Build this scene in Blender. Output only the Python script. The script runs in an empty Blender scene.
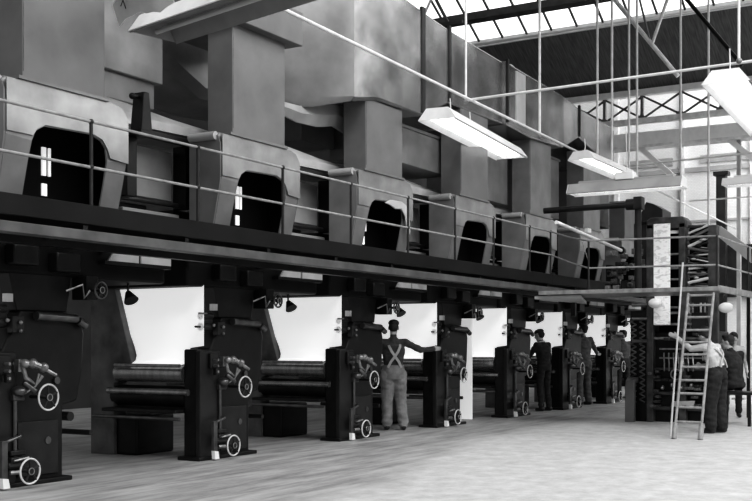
import bpy, bmesh, math, random
from mathutils import Vector, Matrix
random.seed(7)
C = bpy.context.scene.collection
R = math.radians
V3 = Vector

# ------------------------------------------------------------------ materials
def mat(name, c, rough=.6, metal=0., var=0., scale=3., bump=0., emit=0., stretch=(1, 1, 1), spec=.4, c2=None, detail=4):
    m = bpy.data.materials.new(name); m.use_nodes = True
    nt = m.node_tree; b = nt.nodes['Principled BSDF']
    b.inputs['Base Color'].default_value = (c, c, c, 1)
    b.inputs['Roughness'].default_value = rough
    b.inputs['Metallic'].default_value = metal
    b.inputs['Specular IOR Level'].default_value = spec
    if emit:
        b.inputs['Emission Color'].default_value = (1, 1, 1, 1)
        b.inputs['Emission Strength'].default_value = emit
    if var or bump:
        tc = nt.nodes.new('ShaderNodeTexCoord'); mp = nt.nodes.new('ShaderNodeMapping')
        mp.inputs['Scale'].default_value = stretch
        n = nt.nodes.new('ShaderNodeTexNoise'); n.inputs['Scale'].default_value = scale
        n.inputs['Detail'].default_value = detail
        nt.links.new(tc.outputs['Object'], mp.inputs['Vector']); nt.links.new(mp.outputs['Vector'], n.inputs['Vector'])
        if var:
            r = nt.nodes.new('ShaderNodeValToRGB')
            lo = max(0, c * (1 - var)); hi = min(1, c2 if c2 is not None else c * (1 + var))
            r.color_ramp.elements[0].position = .3; r.color_ramp.elements[1].position = .7
            r.color_ramp.elements[0].color = (lo, lo, lo, 1); r.color_ramp.elements[1].color = (hi, hi, hi, 1)
            nt.links.new(n.outputs['Fac'], r.inputs['Fac']); nt.links.new(r.outputs['Color'], b.inputs['Base Color'])
        if bump:
            bp = nt.nodes.new('ShaderNodeBump'); bp.inputs['Strength'].default_value = bump
            bp.inputs['Distance'].default_value = .03
            nt.links.new(n.outputs['Fac'], bp.inputs['Height']); nt.links.new(bp.outputs['Normal'], b.inputs['Normal'])
    return m

M = {
 'iron':   mat('black_enamelled_iron', .006, .45, 0, .6, 5, .1, spec=.28),
 'iron2':  mat('dark_machine_paint', .016, .42, 0, .5, 4, .1, spec=.3),
 'fold':   mat('folder_frame_paint', .06, .5, .1, .5, 6, .2, spec=.35),
 'farp':   mat('far_frame_paint', .12, .6, 0, .5, 3, .1, spec=.3),
 'roll':   mat('polished_roller', .3, .24, .75, .3, 3, stretch=(1, 6, 1)),
 'board':  mat('white_board', .85, .6, 0, .05, 4, emit=.35),  # own glow added so the board looks fully lit
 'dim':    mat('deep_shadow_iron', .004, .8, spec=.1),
 'body':   mat('dark_body_paint', .005, .6, 0, .5, 2, spec=.18),
 'grey':   mat('grey_sheet_metal', .17, .42, .35, .22, 1.6, .15),
 'hood':   mat('hood_enamel', .19, .42, .2, .25, 2.2, .12),
 'flap':   mat('bright_sheet_flap', .27, .33, .5, .35, 2.2, .22),
 'duct':   mat('galvanised_duct', .26, .27, .8, .6, 1.3, .45),
 'riser':  mat('riser_duct_paint', .14, .5, .15, .15, 2.5, .05),
 'light':  mat('pale_sheet', .45, .45, .2, .15, 3, .1),
 'cover':  mat('pale_cover', .34, .5, .1, .15, 3, .1),
 'steel':  mat('dull_steel', .30, .35, .7, .4, 14, .3),
 'reflg':  mat('unlit_reflector', .26, .45, 0, .1, 4),
 'tubeg':  mat('unlit_tube', .5, .3),
 'dsteel': mat('dark_steel', .12, .3, .8, .3, 8),
 'rail':   mat('rail_paint', .30, .4, .3, .3, 9),
 'railD':  mat('post_paint', .02, .5, .2, .3, 9),
 'chan':   mat('channel_steel', .10, .5, .4, .3, 4),
 'pipe':   mat('white_conduit', .62, .5, 0, .12, 8),
 'white':  mat('white_paint', .8, .5, 0, .06, 6),
 'rim':    mat('white_wheel_rim', .62, .4, 0, .05, 6),
 'paper':  mat('paper_web', .86, .6, 0, .1, 30, .02, emit=.5, stretch=(1, 1, 5)),  # paper glows evenly by itself in place of light reaching the sheets
 'reflw':  mat('reflector_enamel', .8, .35, 0, .08, 4),
 'tube':   mat('lamp_tube', .95, .4, emit=2.2),
 'wood':   mat('ladder_wood', .27, .6, 0, .3, 12, .1),
 'skin':   mat('skin', .42, .55, 0, .1, 12),
 'hair':   mat('dark_hair', .02, .6, 0, .4, 60, .3),
 'overall':mat('worn_overall_cloth', .215, .85, 0, .35, 7, .6),
 'shirtd': mat('dark_shirt_cloth', .05, .85, 0, .35, 14, .5),
 'shirtl': mat('light_shirt_cloth', .5, .85, 0, .2, 12, .5),
 'suit':   mat('black_suit_cloth', .018, .85, 0, .4, 14, .4),
 'mid':    mat('mid_cloth', .075, .85, 0, .35, 12, .5),
 'strap':  mat('strap_cloth', .42, .8, 0, .1, 14),
 'shoe':   mat('shoe_leather', .02, .4),
 'roof':   mat('roof_boarding', .11, .8, 0, .35, 2.5, 0, stretch=(1, 12, 1)),
 'glass':  mat('skylight_glass', .9, .5, emit=1.25),
 'truss':  mat('truss_paint', .7, .6, 0, .2, 6),
 'trussd': mat('truss_dark', .05, .6, 0, .3, 6),
 'slitm':  mat('slit_glow', .9, .6, emit=.5),  # glow stands in for brightness seen through the hood opening
}

def brick_mat(name, a, b_, mortar, sc):
    m = bpy.data.materials.new(name); m.use_nodes = True
    nt = m.node_tree; b = nt.nodes['Principled BSDF']; b.inputs['Roughness'].default_value = .8
    tc = nt.nodes.new('ShaderNodeTexCoord'); mp = nt.nodes.new('ShaderNodeMapping')
    mp.inputs['Rotation'].default_value = (R(90), 0, R(90))
    t = nt.nodes.new('ShaderNodeTexBrick'); t.inputs['Scale'].default_value = sc
    t.inputs['Color1'].default_value = (a, a, a, 1); t.inputs['Color2'].default_value = (b_, b_, b_, 1)
    t.inputs['Mortar'].default_value = (mortar, mortar, mortar, 1); t.inputs['Mortar Size'].default_value = .02
    n = nt.nodes.new('ShaderNodeTexNoise'); n.inputs['Scale'].default_value = .8
    mx = nt.nodes.new('ShaderNodeMixRGB'); mx.blend_type = 'MULTIPLY'; mx.inputs['Fac'].default_value = .35
    sx = nt.nodes.new('ShaderNodeSeparateXYZ'); cx = nt.nodes.new('ShaderNodeCombineXYZ')
    nt.links.new(tc.outputs['Object'], sx.inputs[0])
    nt.links.new(sx.outputs['Y'], cx.inputs['X']); nt.links.new(sx.outputs['Z'], cx.inputs['Y'])
    nt.links.new(cx.outputs[0], t.inputs['Vector'])
    nt.links.new(tc.outputs['Object'], n.inputs['Vector'])
    nt.links.new(t.outputs['Color'], mx.inputs[1]); nt.links.new(n.outputs['Fac'], mx.inputs[2])
    nt.links.new(mx.outputs[0], b.inputs['Base Color'])
    return m
M['brick'] = brick_mat('whitewashed_brick', .88, .82, .7, 5.0)

def floor_mat():
    m = bpy.data.materials.new('worn_concrete_floor'); m.use_nodes = True
    nt = m.node_tree; L = nt.links; N = nt.nodes.new; b = nt.nodes['Principled BSDF']
    b.inputs['Roughness'].default_value = .55; b.inputs['Specular IOR Level'].default_value = .35
    tc = N('ShaderNodeTexCoord'); sx = N('ShaderNodeSeparateXYZ'); L.new(tc.outputs['Object'], sx.inputs[0])
    # paler tone on the aisle side of a soft edge angled to the presses
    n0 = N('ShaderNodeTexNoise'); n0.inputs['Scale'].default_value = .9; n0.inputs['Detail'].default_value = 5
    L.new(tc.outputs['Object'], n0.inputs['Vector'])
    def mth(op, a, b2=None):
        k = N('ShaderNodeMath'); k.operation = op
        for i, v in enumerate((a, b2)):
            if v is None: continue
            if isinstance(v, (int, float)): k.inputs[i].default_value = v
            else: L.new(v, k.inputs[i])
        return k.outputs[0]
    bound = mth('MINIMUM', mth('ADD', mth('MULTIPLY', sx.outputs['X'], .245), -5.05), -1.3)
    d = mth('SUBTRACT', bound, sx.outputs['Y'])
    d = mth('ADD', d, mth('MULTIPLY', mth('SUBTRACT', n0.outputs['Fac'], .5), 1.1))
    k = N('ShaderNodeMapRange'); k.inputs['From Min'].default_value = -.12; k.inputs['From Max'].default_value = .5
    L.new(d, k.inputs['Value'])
    # base tones
    mp = N('ShaderNodeMapping'); mp.inputs['Scale'].default_value = (.5, 3.2, 1); L.new(tc.outputs['Object'], mp.inputs['Vector'])
    n1 = N('ShaderNodeTexNoise'); n1.inputs['Scale'].default_value = 1.6; n1.inputs['Detail'].default_value = 9; n1.inputs['Roughness'].default_value = .7
    L.new(mp.outputs[0], n1.inputs['Vector'])
    r1 = N('ShaderNodeValToRGB'); r1.color_ramp.elements[0].position = .32; r1.color_ramp.elements[1].position = .7
    r1.color_ramp.elements[0].color = (.17, .17, .17, 1); r1.color_ramp.elements[1].color = (.5, .5, .5, 1)
    L.new(n1.outputs['Fac'], r1.inputs['Fac'])
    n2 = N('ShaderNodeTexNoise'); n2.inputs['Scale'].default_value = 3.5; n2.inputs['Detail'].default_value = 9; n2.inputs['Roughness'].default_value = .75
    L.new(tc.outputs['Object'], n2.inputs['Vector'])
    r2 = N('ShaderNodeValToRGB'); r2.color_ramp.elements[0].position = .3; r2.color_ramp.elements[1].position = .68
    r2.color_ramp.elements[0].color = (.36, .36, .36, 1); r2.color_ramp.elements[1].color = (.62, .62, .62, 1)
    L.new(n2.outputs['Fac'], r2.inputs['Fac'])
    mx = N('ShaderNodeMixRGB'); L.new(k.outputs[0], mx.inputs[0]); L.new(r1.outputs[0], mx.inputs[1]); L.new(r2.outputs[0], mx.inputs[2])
    L.new(mx.outputs[0], b.inputs['Base Color'])
    bp = N('ShaderNodeBump'); bp.inputs['Strength'].default_value = .25; bp.inputs['Distance'].default_value = .02
    L.new(n2.outputs['Fac'], bp.inputs['Height']); L.new(bp.outputs[0], b.inputs['Normal'])
    return m
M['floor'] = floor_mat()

# ------------------------------------------------------------------ mesh helpers
class G:
    def __init__(s): s.bm = bmesh.new()
    def box(s, x0, x1, y0, y1, z0, z1):
        vs = [s.bm.verts.new((x, y, z)) for x in (x0, x1) for y in (y0, y1) for z in (z0, z1)]
        for f in ((0, 1, 3, 2), (4, 6, 7, 5), (0, 4, 5, 1), (2, 3, 7, 6), (0, 2, 6, 4), (1, 5, 7, 3)):
            s.bm.faces.new([vs[i] for i in f])
        return s
    def prism(s, poly, axis, a, b):
        """poly: list of 2-D points in the plane normal to axis ('x': (y,z); 'y': (x,z); 'z': (x,y))."""
        def p(q, w): return {'x': (w, q[0], q[1]), 'y': (q[0], w, q[1]), 'z': (q[0], q[1], w)}[axis]
        A = [s.bm.verts.new(p(q, a)) for q in poly]; B = [s.bm.verts.new(p(q, b)) for q in poly]
        n = len(poly)
        s.bm.faces.new(A); s.bm.faces.new(B[::-1])
        for i in range(n): s.bm.faces.new((A[i], B[i], B[(i + 1) % n], A[(i + 1) % n]))
        return s
    def loft(s, rings, cap=True):
        RR = [[s.bm.verts.new(v) for v in r] for r in rings]; n = len(RR[0])
        for a, b in zip(RR, RR[1:]):
            for i in range(n): s.bm.faces.new((a[i], a[(i + 1) % n], b[(i + 1) % n], b[i]))
        if cap: s.bm.faces.new(RR[0][::-1]); s.bm.faces.new(RR[-1])
        return s
    def cyl(s, p, q, r, seg=12, r2=None):
        p, q = V3(p), V3(q); d = (q - p)
        if d.length < 1e-6: return s
        d.normalize(); a = d.orthogonal().normalized(); b = d.cross(a)
        r2 = r if r2 is None else r2
        ring = lambda c, rr: [c + (a * math.cos(2 * math.pi * i / seg) + b * math.sin(2 * math.pi * i / seg)) * rr for i in range(seg)]
        return s.loft([ring(p, r), ring(q, r2)])
    def tube(s, pts, r, seg=8):
        pts = [V3(p) for p in pts]
        rings = []; a = None
        for i, p in enumerate(pts):
            d = (pts[min(i + 1, len(pts) - 1)] - pts[max(i - 1, 0)]).normalized()
            a = d.orthogonal().normalized() if a is None else (a - d * a.dot(d)).normalized()
            b = d.cross(a)
            rings.append([p + (a * math.cos(2 * math.pi * k / seg) + b * math.sin(2 * math.pi * k / seg)) * r for k in range(seg)])
        return s.loft(rings)
    def torus(s, c, axis, Rr, r, seg=28, sec=8):
        c = V3(c); ax = V3(axis).normalized(); a = ax.orthogonal().normalized(); b = ax.cross(a)
        rows = []
        for i in range(seg):
            t = 2 * math.pi * i / seg; d = a * math.cos(t) + b * math.sin(t)
            rows.append([s.bm.verts.new(c + d * (Rr + r * math.cos(2 * math.pi * k / sec)) + ax * r * math.sin(2 * math.pi * k / sec)) for k in range(sec)])
        for i in range(seg):
            A, B = rows[i], rows[(i + 1) % seg]
            for k in range(sec): s.bm.faces.new((A[k], A[(k + 1) % sec], B[(k + 1) % sec], B[k]))
        return s
    def ball(s, c, rx, ry=None, rz=None, rot=None, u=16, v=10):
        ry = rx if ry is None else ry; rz = rx if rz is None else rz
        m = Matrix.Translation(V3(c)) @ (rot.to_4x4() if rot else Matrix.Identity(4)) @ Matrix.Diagonal((rx, ry, rz, 1))
        bmesh.ops.create_uvsphere(s.bm, u_segments=u, v_segments=v, radius=1, matrix=m)
        return s
    def obj(s, name, m, parent=None, bevel=0., seg=2, smooth=True, kind=None):
        bmesh.ops.recalc_face_normals(s.bm, faces=s.bm.faces)
        me = bpy.data.meshes.new(name); s.bm.to_mesh(me); s.bm.free()
        me.materials.append(M[m] if isinstance(m, str) else m)
        if smooth:
            for p in me.polygons: p.use_smooth = True
            me.set_sharp_from_angle(angle=R(32))
        o = bpy.data.objects.new(name, me); C.objects.link(o)
        if parent: o.parent = parent
        if bevel:
            md = o.modifiers.new('bevel', 'BEVEL'); md.width = bevel; md.segments = seg; md.limit_method = 'ANGLE'; md.angle_limit = R(40)
        if kind: o['kind'] = kind
        return o

def thing(name, label, cat, loc=(0, 0, 0), rz=0, group=None):
    o = bpy.data.objects.new(name, None); C.objects.link(o); o.empty_display_size = .2
    o.location = loc; o.rotation_euler = (0, 0, rz)
    return tag(o, label, cat, group)
def tag(o, label, cat, group=None):
    o['label'] = label; o['category'] = cat
    if group: o['group'] = group
    return o
def copy_tree(o, parent=None):
    c = o.copy(); C.objects.link(c)
    if parent: c.parent = parent
    for ch in list(o.children): copy_tree(ch, c)
    return c

# ------------------------------------------------------------------ setting
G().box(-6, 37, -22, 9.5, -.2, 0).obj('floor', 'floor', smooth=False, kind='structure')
G().box(36, 36.3, -22, 9.5, 0, 11.5).obj('wall_end', 'brick', smooth=False, kind='structure')
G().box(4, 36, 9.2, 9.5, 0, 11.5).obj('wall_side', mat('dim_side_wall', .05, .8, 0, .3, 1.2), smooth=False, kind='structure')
RU, RZ, SL = 22., 11.3, .55            # ridge position, ridge height, pitch of the saw-tooth roof
def roofz(u): return RZ - SL * abs(u - RU)
def slab(u0, z0, u1, z1, y0, y1, th, name, m):
    return G().prism([(u0, z0), (u1, z1), (u1, z1 + th), (u0, z0 + th)], 'y', y0, y1).obj(name, m, smooth=False, kind='structure')
slab(25.8, roofz(25.8), 28, roofz(28), -22, 9.5, .15, 'ceiling', 'roof')                 # boarded lower part
slab(22, RZ, 25.8, roofz(25.8), -22, 9.5, .05, 'window_1', 'glass')                       # glazed slope facing away from the camera
slab(16, roofz(16), 22, RZ, -22, 9.5, .15, 'ceiling', 'roof')
slab(28, 8., 34, 11.3, -22, 9.5, .15, 'ceiling', 'light')
slab(34, 11.3, 36, 10.2, -22, 9.5, .05, 'window_2', 'glass')
# glazing bars, eaves rail and purlin of the skylight
for k, v in enumerate([x * .66 - 7 for x in range(25)]):
    G().prism([(22, RZ - .06), (25.8, roofz(25.8) - .06), (25.8, roofz(25.8) - .005), (22, RZ - .005)], 'y', v, v + .045).obj('trim_1', 'trussd', smooth=False, kind='structure')
G().prism([(25.74, 9.15), (25.86, 9.09), (25.86, 9.17), (25.74, 9.23)], 'y', -22, 9.2).obj('trim_2', 'white', smooth=False, kind='structure')
G().prism([(24.85, 9.5), (25.0, 9.43), (25.0, 9.6), (24.85, 9.68)], 'y', -22, 9.2).obj('trim_3', 'trussd', smooth=False, kind='structure')
# wall dressings
G().box(35.86, 36, -22, 9.2, 6.98, 7.12).obj('trim_4', 'cover', smooth=False, kind='structure')
G().box(35.9, 36, -22, 9.2, 5.35, 5.42).obj('trim_5', 'cover', smooth=False, kind='structure')
for y0 in (-13.6, -10.2, -6.8, -3.4, -1.2, 1.0, 3.2):
    G().box(35.8, 36, y0, y0 + .13, 0, 11).obj('trim_6', 'truss', smooth=False, kind='structure')
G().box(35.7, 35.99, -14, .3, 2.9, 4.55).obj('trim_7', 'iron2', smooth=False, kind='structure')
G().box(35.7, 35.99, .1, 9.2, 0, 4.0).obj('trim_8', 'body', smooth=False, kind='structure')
def sky_panel(name, y0, y1, z0, z1):
    G().box(35.9, 35.98, y0, y1, z0, z1).obj(name, 'cover', smooth=False, kind='structure')
for i, y in enumerate((-3.2, -1.0, 1.4)):
    sky_panel('window_%d' % (3 + i), y, y + 1.5, 7.25, 7.5)

p = thing('wall_post', 'dark steel post standing before the whitewashed end wall', 'post', (34, -.62, 0))
G().box(-.12, .12, -.14, .14, 0, 6.5).obj('shaft', 'iron2', p)
G().box(-.16, .16, -.22, .22, 6.5, 6.62).obj('cap', 'iron2', p)
G().box(-.2, .2, -.24, .24, 0, .05).obj('foot_plate', 'iron2', p)

# lattice girder under the roof valley
g = thing('roof_girder', 'white lattice roof girder crossing the hall beyond the big air duct', 'girder', (28, 0, 0))
G().box(-.12, .12, -20, 9, 7.82, 7.98).obj('top_chord', 'white', g, .01)
G().box(-.1, .1, -20, 9, 7.1, 7.24).obj('bottom_chord', 'truss', g, .01)
for i in range(22):
    y = -13 + i * 1.0
    G().cyl((0, y, 7.24), (0, y + 1, 7.82), .028, 6).obj('lattice_brace', 'chan', g)
    G().cyl((.04, y, 7.82), (.04, y + 1, 7.24), .028, 6).obj('lattice_brace', 'chan', g)
    G().box(-.05, .05, y - .035, y + .035, 7.24, 7.82).obj('strut', 'grey', g)
    G().prism([(y - .12, 7.24), (y + .12, 7.24), (y, 7.36)], 'x', -.06, .06).obj('gusset_plate', 'grey', g)
g = thing('eaves_beam', 'broad pale beam running below the lattice girder', 'beam', (28.6, 0, 0))
G().box(-.15, .15, -20, 9, 6.62, 6.98).obj('web_plate', 'white', g, .01)
G().box(-.25, .25, -20, 9, 6.56, 6.62).obj('lower_flange', 'truss', g)
for y in (-4.5, -2.2, .1):
    G().prism([(y, 6.56), (y - .8, 5.8), (y - .65, 5.75), (y + .2, 6.56)], 'x', -.06, .06).obj('knee_brace', 'white', g)
p = thing('roof_post', 'white steel post under the pale beam near the end wall', 'post', (28.6, -2.3, 0))
G().box(-.045, .045, -.05, .05, 0, 6.56).obj('shaft', 'cover', p); G().box(-.15, .15, -.15, .15, 0, .05).obj('foot_plate', 'cover', p)

# truss members close under the skylight
def member(label, pts, r, m, cat='roof brace', name='truss_member'):
    g = G()
    for a, b in zip(pts, pts[1:]): g.cyl(a, b, r, 8)
    return tag(g.obj(name, m), label, cat)
member('pale diagonal truss member crossing in front of the dark roof boarding', [(22, .83, 11.26), (22, -2.55, 6.75)], .045, 'truss')
member('short pale truss brace rising from the pale diagonal to the skylight', [(22, -2.02, 7.45), (22, -3.4, 11.26)], .035, 'truss')
member('thin grey truss brace left of the short pale brace', [(22, -2.0, 7.45), (22, -1.08, 11.26)], .022, 'grey')
member('dark sloping stay rod at the upper right of the hall', [(22, -.5, 11.26), (22, -3.8, 6.8)], .04, 'iron')
tr = thing('skylight_truss', 'dark and white truss crossing the skylight above the big duct', 'truss', (24, 0, 0))
G().box(-.06, .06, -6, 9, 10.0, 10.12).obj('top_chord', 'chan', tr)
for i in range(6):
    y = 3.6 + i * .9
    G().cyl((0, y, 9.25), (0, y + .4, 10.0), .04, 6).obj('lattice_brace', 'trussd', tr)
    G().cyl((0, y + .8, 9.25), (0, y + .4, 10.0), .03, 6).obj('strut', 'truss', tr)
G().box(-.05, .05, 3.2, 9, 9.17, 9.25).obj('bottom_chord', 'trussd', tr)

# ------------------------------------------------------------------ one printing unit
def handwheel(parent, x, z, r, y=-.3, back=-.05, thick=.0095, rm='rim'):
    g = G().cyl((x, back, z), (x, y - .015, z), .018, 10).cyl((x, y + .012, z), (x, y - .022, z), .036, 14)
    for k in range(5):
        a = 2 * math.pi * k / 5 + .4
        g.cyl((x, y, z), (x + math.cos(a) * r * .95, y, z + math.sin(a) * r * .95), .011, 6)
    h = g.obj('handwheel', 'iron2', parent)
    G().torus((x, y, z), (0, 1, 0), r, thick).obj('rim', rm, h)
    G().torus((x, y - .02, z), (0, 1, 0), .032, .006, 14, 6).obj('hub_ring', 'steel', h)
    return h

def make_unit():
    t = thing('printing_unit', '', 'printing press')
    # aisle side frame
    prof = [(.17, 0), (1.2, 0), (1.2, .76), (1.40, .80), (1.47, 1.1), (1.5, 1.5), (1.46, 1.62), (1.38, 1.69), (1.2, 1.72), (.66, 1.72), (.42, 1.33), (.17, 1.33)]
    G().prism(prof, 'y', 0, .2).obj('near_frame', 'iron', t, .02)
    G().prism([(.62, 1.72), (1.28, 1.72), (1.34, 2.1), (.52, 2.1)], 'y', .02, .2).obj('frame_head', 'iron', t, .01)
    G().box(.15, .53, -.07, 0, .02, 1.31).obj('pilaster', 'iron2', t, .012)
    G().cyl((.8, -.05, 1.67), (1.34, -.05, 1.65), .045, 12).cyl((1.36, -.06, 1.63), (1.46, -.06, 1.58), .04, 12).obj('guard_roll', 'dsteel', t)
    G().box(.1, 1.24, -.1, .24, 0, .045).obj('foot_plate', 'iron', t, .01)
    # panel and small marks on the frame
    G().prism([(.6, .08), (1.12, .08), (1.12, .62), (.6, .62)], 'y', -.02, 0).obj('access_plate', 'iron2', t, .006)
    for x, z in ((1.1, 1.02), (.98, .42)): G().cyl((x, -.03, z), (x, 0, z), .038, 12).obj('oil_cap', 'dsteel', t)
    # register gear, valves, levers
    g = G().box(.3, .44, -.11, -.07, 1.1, 1.28).box(.34, .4, -.16, -.11, 1.02, 1.1).obj('gear_case', 'iron2', t, .008)
    for z in (1.2, 1.13, 1.06): G().cyl((.36, -.10 if z > 1.1 else -.15, z), (.36, -.18, z), .016, 8).obj('bolt', 'steel', t)
    G().ball((.56, -.16, 1.2), .05, .05, .045).cyl((.5, -.05, 1.2), (.62, -.2, 1.19), .022, 8).cyl((.62, -.2, 1.2), (.76, -.22, 1.15), .032, 8).ball((.74, -.22, 1.16), .05).cyl((.76, -.22, 1.14), (.88, -.24, 1.08), .02, 8).ball((.64, -.18, 1.2), .05).box(.5, .56, -.14, -.02, 1.12, 1.24).obj('valve', 'steel', t)
    G().tube([(.55, -.14, 1.17), (.58, -.15, 1.06), (.68, -.17, .99), (.74, -.2, 1.08)], .024).tube([(.7, -.2, 1.1), (.66, -.2, .98), (.54, -.16, .9)], .01).obj('valve_yoke', 'steel', t)
    G().ball((.52, -.12, .93), .07, .08, .055).cyl((.56, -.14, 1.02), (.66, -.2, .92), .03, 8).box(.46, .6, -.12, 0, .84, .92).obj('bearing', 'dsteel', t, .01)
    G().cyl((.5, -.09, .26), (.5, -.09, .84), .02, 10).obj('drive_shaft', 'dsteel', t)
    G().box(.4, .62, -.16, 0, .19, .3).cyl((.36, -.14, .22), (.52, -.16, .22), .035, 10).box(.42, .6, -.13, 0, .31, .36).obj('worm_box', 'iron2', t, .01)
    G().cyl((.4, -.19, .27), (.58, -.19, .29), .012, 8).cyl((.36, -.18, .16), (.46, -.2, .16), .022, 8).obj('coupling', 'steel', t)
    pd = G().tube([(.56, -.1, .5), (.5, -.16, .5), (.28, -.18, .45)], .018).box(.25, .32, -.2, -.16, .1, .47).obj('pedal_lever', 'dsteel', t, .004)
    G().prism([(.25, .02), (.33, .02), (.31, .11), (.24, .12)], 'y', -.22, -.17).obj('pedal_tip', 'white', pd)
    handwheel(t, .73, .87, .125)
    handwheel(t, .50, .17, .12)
    # bracket group at the top left of the frame
    G().box(.34, .5, .02, .16, 1.56, 1.78).box(.5, .64, -.06, .02, 1.5, 1.66).cyl((.3, .05, 1.73), (.5, .05, 1.73), .05, 10).cyl((.3, .05, 1.6), (.5, .05, 1.6), .055, 10).cyl((.2, .05, 1.6), (.3, .05, 1.6), .014, 8).obj('impression_bracket', 'iron2', t, .01)
    for q, rr in (((.47, -.02, 1.62), .022), ((.58, -.08, 1.6), .02), ((.58, -.08, 1.52), .018)): G().ball(q, rr).obj('nut', 'steel', t)
    G().cyl((.21, .0, 1.76), (.36, .0, 1.76), .012).obj('pin', 'steel', t)
    G().box(.45, .53, -.03, .03, 1.8, 1.88).obj('name_plate', 'light', t)
    # far side frame with its sloping web guide
    G().prism([(1.76, 0), (1.76, 2.1), (1.36, 2.1), (1.07, 1.18), (1.07, .98), (1.36, .9), (1.36, .0)], 'x', .2, .42).obj('far_frame', 'farp', t, .01)
    G().box(.25, .95, 1.02, 1.7, 0, .5).obj('ink_tank', 'iron', t, .03)
    # rollers between the frames
    G().cyl((.22, .2, 1.03), (.22, 1.3, 1.03), .105, 28).obj('impression_roller', 'roll', t)
    G().cyl((.1, .2, 1.13), (.1, 1.25, 1.13), .022, 12).obj('web_roller', 'steel', t)
    G().cyl((.14, .1, .81), (.14, 1.4, .81), .04, 16).obj('idler_roller', 'roll', t)
    G().cyl((.3, .2, .75), (.3, 1.4, .75), .13, 24).obj('cylinder_roller', 'iron2', t)
    G().prism([(.02, .56), (.6, .56), (.6, .62), (.02, .6)], 'y', .2, 1.4).obj('ink_trough', 'iron2', t, .01)
    G().cyl((-.02, .1, .5), (-.02, 1.5, .5), .022, 10).obj('tie_bar', 'dsteel', t)
    G().cyl((1.25, .2, .9), (1.25, 1.35, .9), .09, 20).obj('draw_roller', 'roll', t)
    G().cyl((1.55, .25, .62), (1.55, 1.4, .62), .05, 14).obj('idler_roller', 'iron2', t)
    G().cyl((1.9, .3, .42), (1.9, 1.4, .42), .03, 14).obj('idler_roller', 'iron2', t)
    # body over the frames
    G().box(0, 2.77, .0, 1.8, 2.08, 2.55).obj('upper_body', 'body', t, .03)
    G().box(.05, 2.75, .25, 1.8, 2.55, 3.0).obj('body_top', 'body', t, .03)
    for x0, z0 in ((1.0, 2.12), (.45, 2.16)):
        G().box(x0, x0 + .32, -.14, 0, z0, z0 + .2).obj('motor_box', 'iron', t, .02)
    handwheel(t, 1.5, 1.95, .085, -.24, -.05, .012, 'dsteel')
    G().box(1.42, 1.58, -.12, .1, 1.85, 2.1).obj('wheel_bracket', 'iron', t, .01)
    G().tube([(1.15, -.1, 1.93), (1.3, -.18, 2.0), (1.32, -.18, 1.86), (1.4, -.18, 1.94)], .012).obj('small_crank', 'steel', t)
    # shaded lamp hanging under the body
    lm = G().tube([(2.42, .25, 2.1), (2.42, .25, 1.97)], .012).obj('work_lamp', 'iron', t)
    G().cyl((2.42, .25, 1.98), (2.4, .18, 1.88), .03, 16, .085).obj('lamp_shade', 'iron2', lm)
    # guide rolls and panel between the hoods
    G().box(2.3, 3.22, .3, .34, 3.1, 3.68).obj('web_guard', 'cover', t, .006)
    G().cyl((1.9, .2, 3.04), (3.2, .2, 3.04), .03, 10).obj('guide_roll', 'dsteel', t)
    G().box(2.2, 3.15, .12, .2, 2.86, 2.92).obj('pale_gap_bar', 'cover', t, .01)  # pale bar standing in for lit background showing through a gap
    G().prism([(1.75, 2.28), (2.22, 2.28), (2.22, 2.36), (1.82, 2.36)], 'y', -.1, -.08).obj('pale_strip', 'light', t)
    G().prism([(2.26, 2.28), (2.75, 2.28), (2.75, 2.36), (2.26, 2.36)], 'y', -.1, -.08).obj('pale_strip', 'light', t)
    G().box(1.7, 2.75, -.1, .0, 2.24, 2.28).obj('strip_ledge', 'iron', t)
    G().box(3.24, 3.34, .1, .3, 3.0, 3.75).obj('guide_bearer', 'iron', t, .01)
    return t

unit_labels = [
 'nearest press unit, cut by the left edge, its two white wheels foremost',
 'second press unit from the left, its frame between two bright paper webs',
 'third press unit from the left, just left of the worker in overalls',
 'fourth press unit, the one the worker in overalls reaches out to',
 'fifth press unit, with the worker in a dark cap beside it',
 'sixth press unit, just left of the bare-headed worker holding out an arm',
 'seventh press unit, farthest one whose whole frame shows left of the folder',
 'eighth press unit, mostly hidden behind the ladder and the folder']
U0 = [6.9, 10.05, 13.15, 16.15, 19.05, 21.98, 24.8, 27.65]
proto = make_unit()
for i, u in enumerate(U0):
    o = proto if i == 0 else copy_tree(proto)
    o.location = (u, 0, 0); tag(o, unit_labels[i], 'printing press', 'printing units of the press line')

def make_web():
    g = G()
    # a sheet with a slack lower edge, wrapping under the impression roller
    rings = []
    for z, y1, dx in ((2.1, 1.39, .30), (1.8, 1.28, .30), (1.5, 1.17, .30), (1.37, 1.11, .30), (1.345, 1.10, .30), (1.25, 1.07, .30), (1.19, 1.06, .27), (1.15, 1.06, .2), (1.14, 1.06, .12)):
        y0 = 0 if z > 1.36 else .21
        rings.append([(dx, y0, z), (dx, y1, z), (dx + .006, y1, z), (dx + .006, y0, z)])
    g.loft(rings)
    return g.obj('paper_web', 'paper')
web_labels = ['web of white paper in the nearest press unit at the left edge',
 'white paper web left of the second press frame, largest bright sheet',
 'white paper web left of the third press frame, second largest bright sheet',
 'white paper web behind the worker in overalls, reaching the fourth frame',
 'white paper web between the fourth and fifth press frames',
 'white paper web just left of the sixth press frame, behind the capped worker',
 'white paper web just left of the seventh press frame, behind an outstretched arm',
 'white paper web at the far end just left of the folder']
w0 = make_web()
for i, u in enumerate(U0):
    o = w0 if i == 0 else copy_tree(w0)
    o.location = (u, 0, 0); tag(o, web_labels[i], 'paper web', 'paper webs in the press units')

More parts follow.
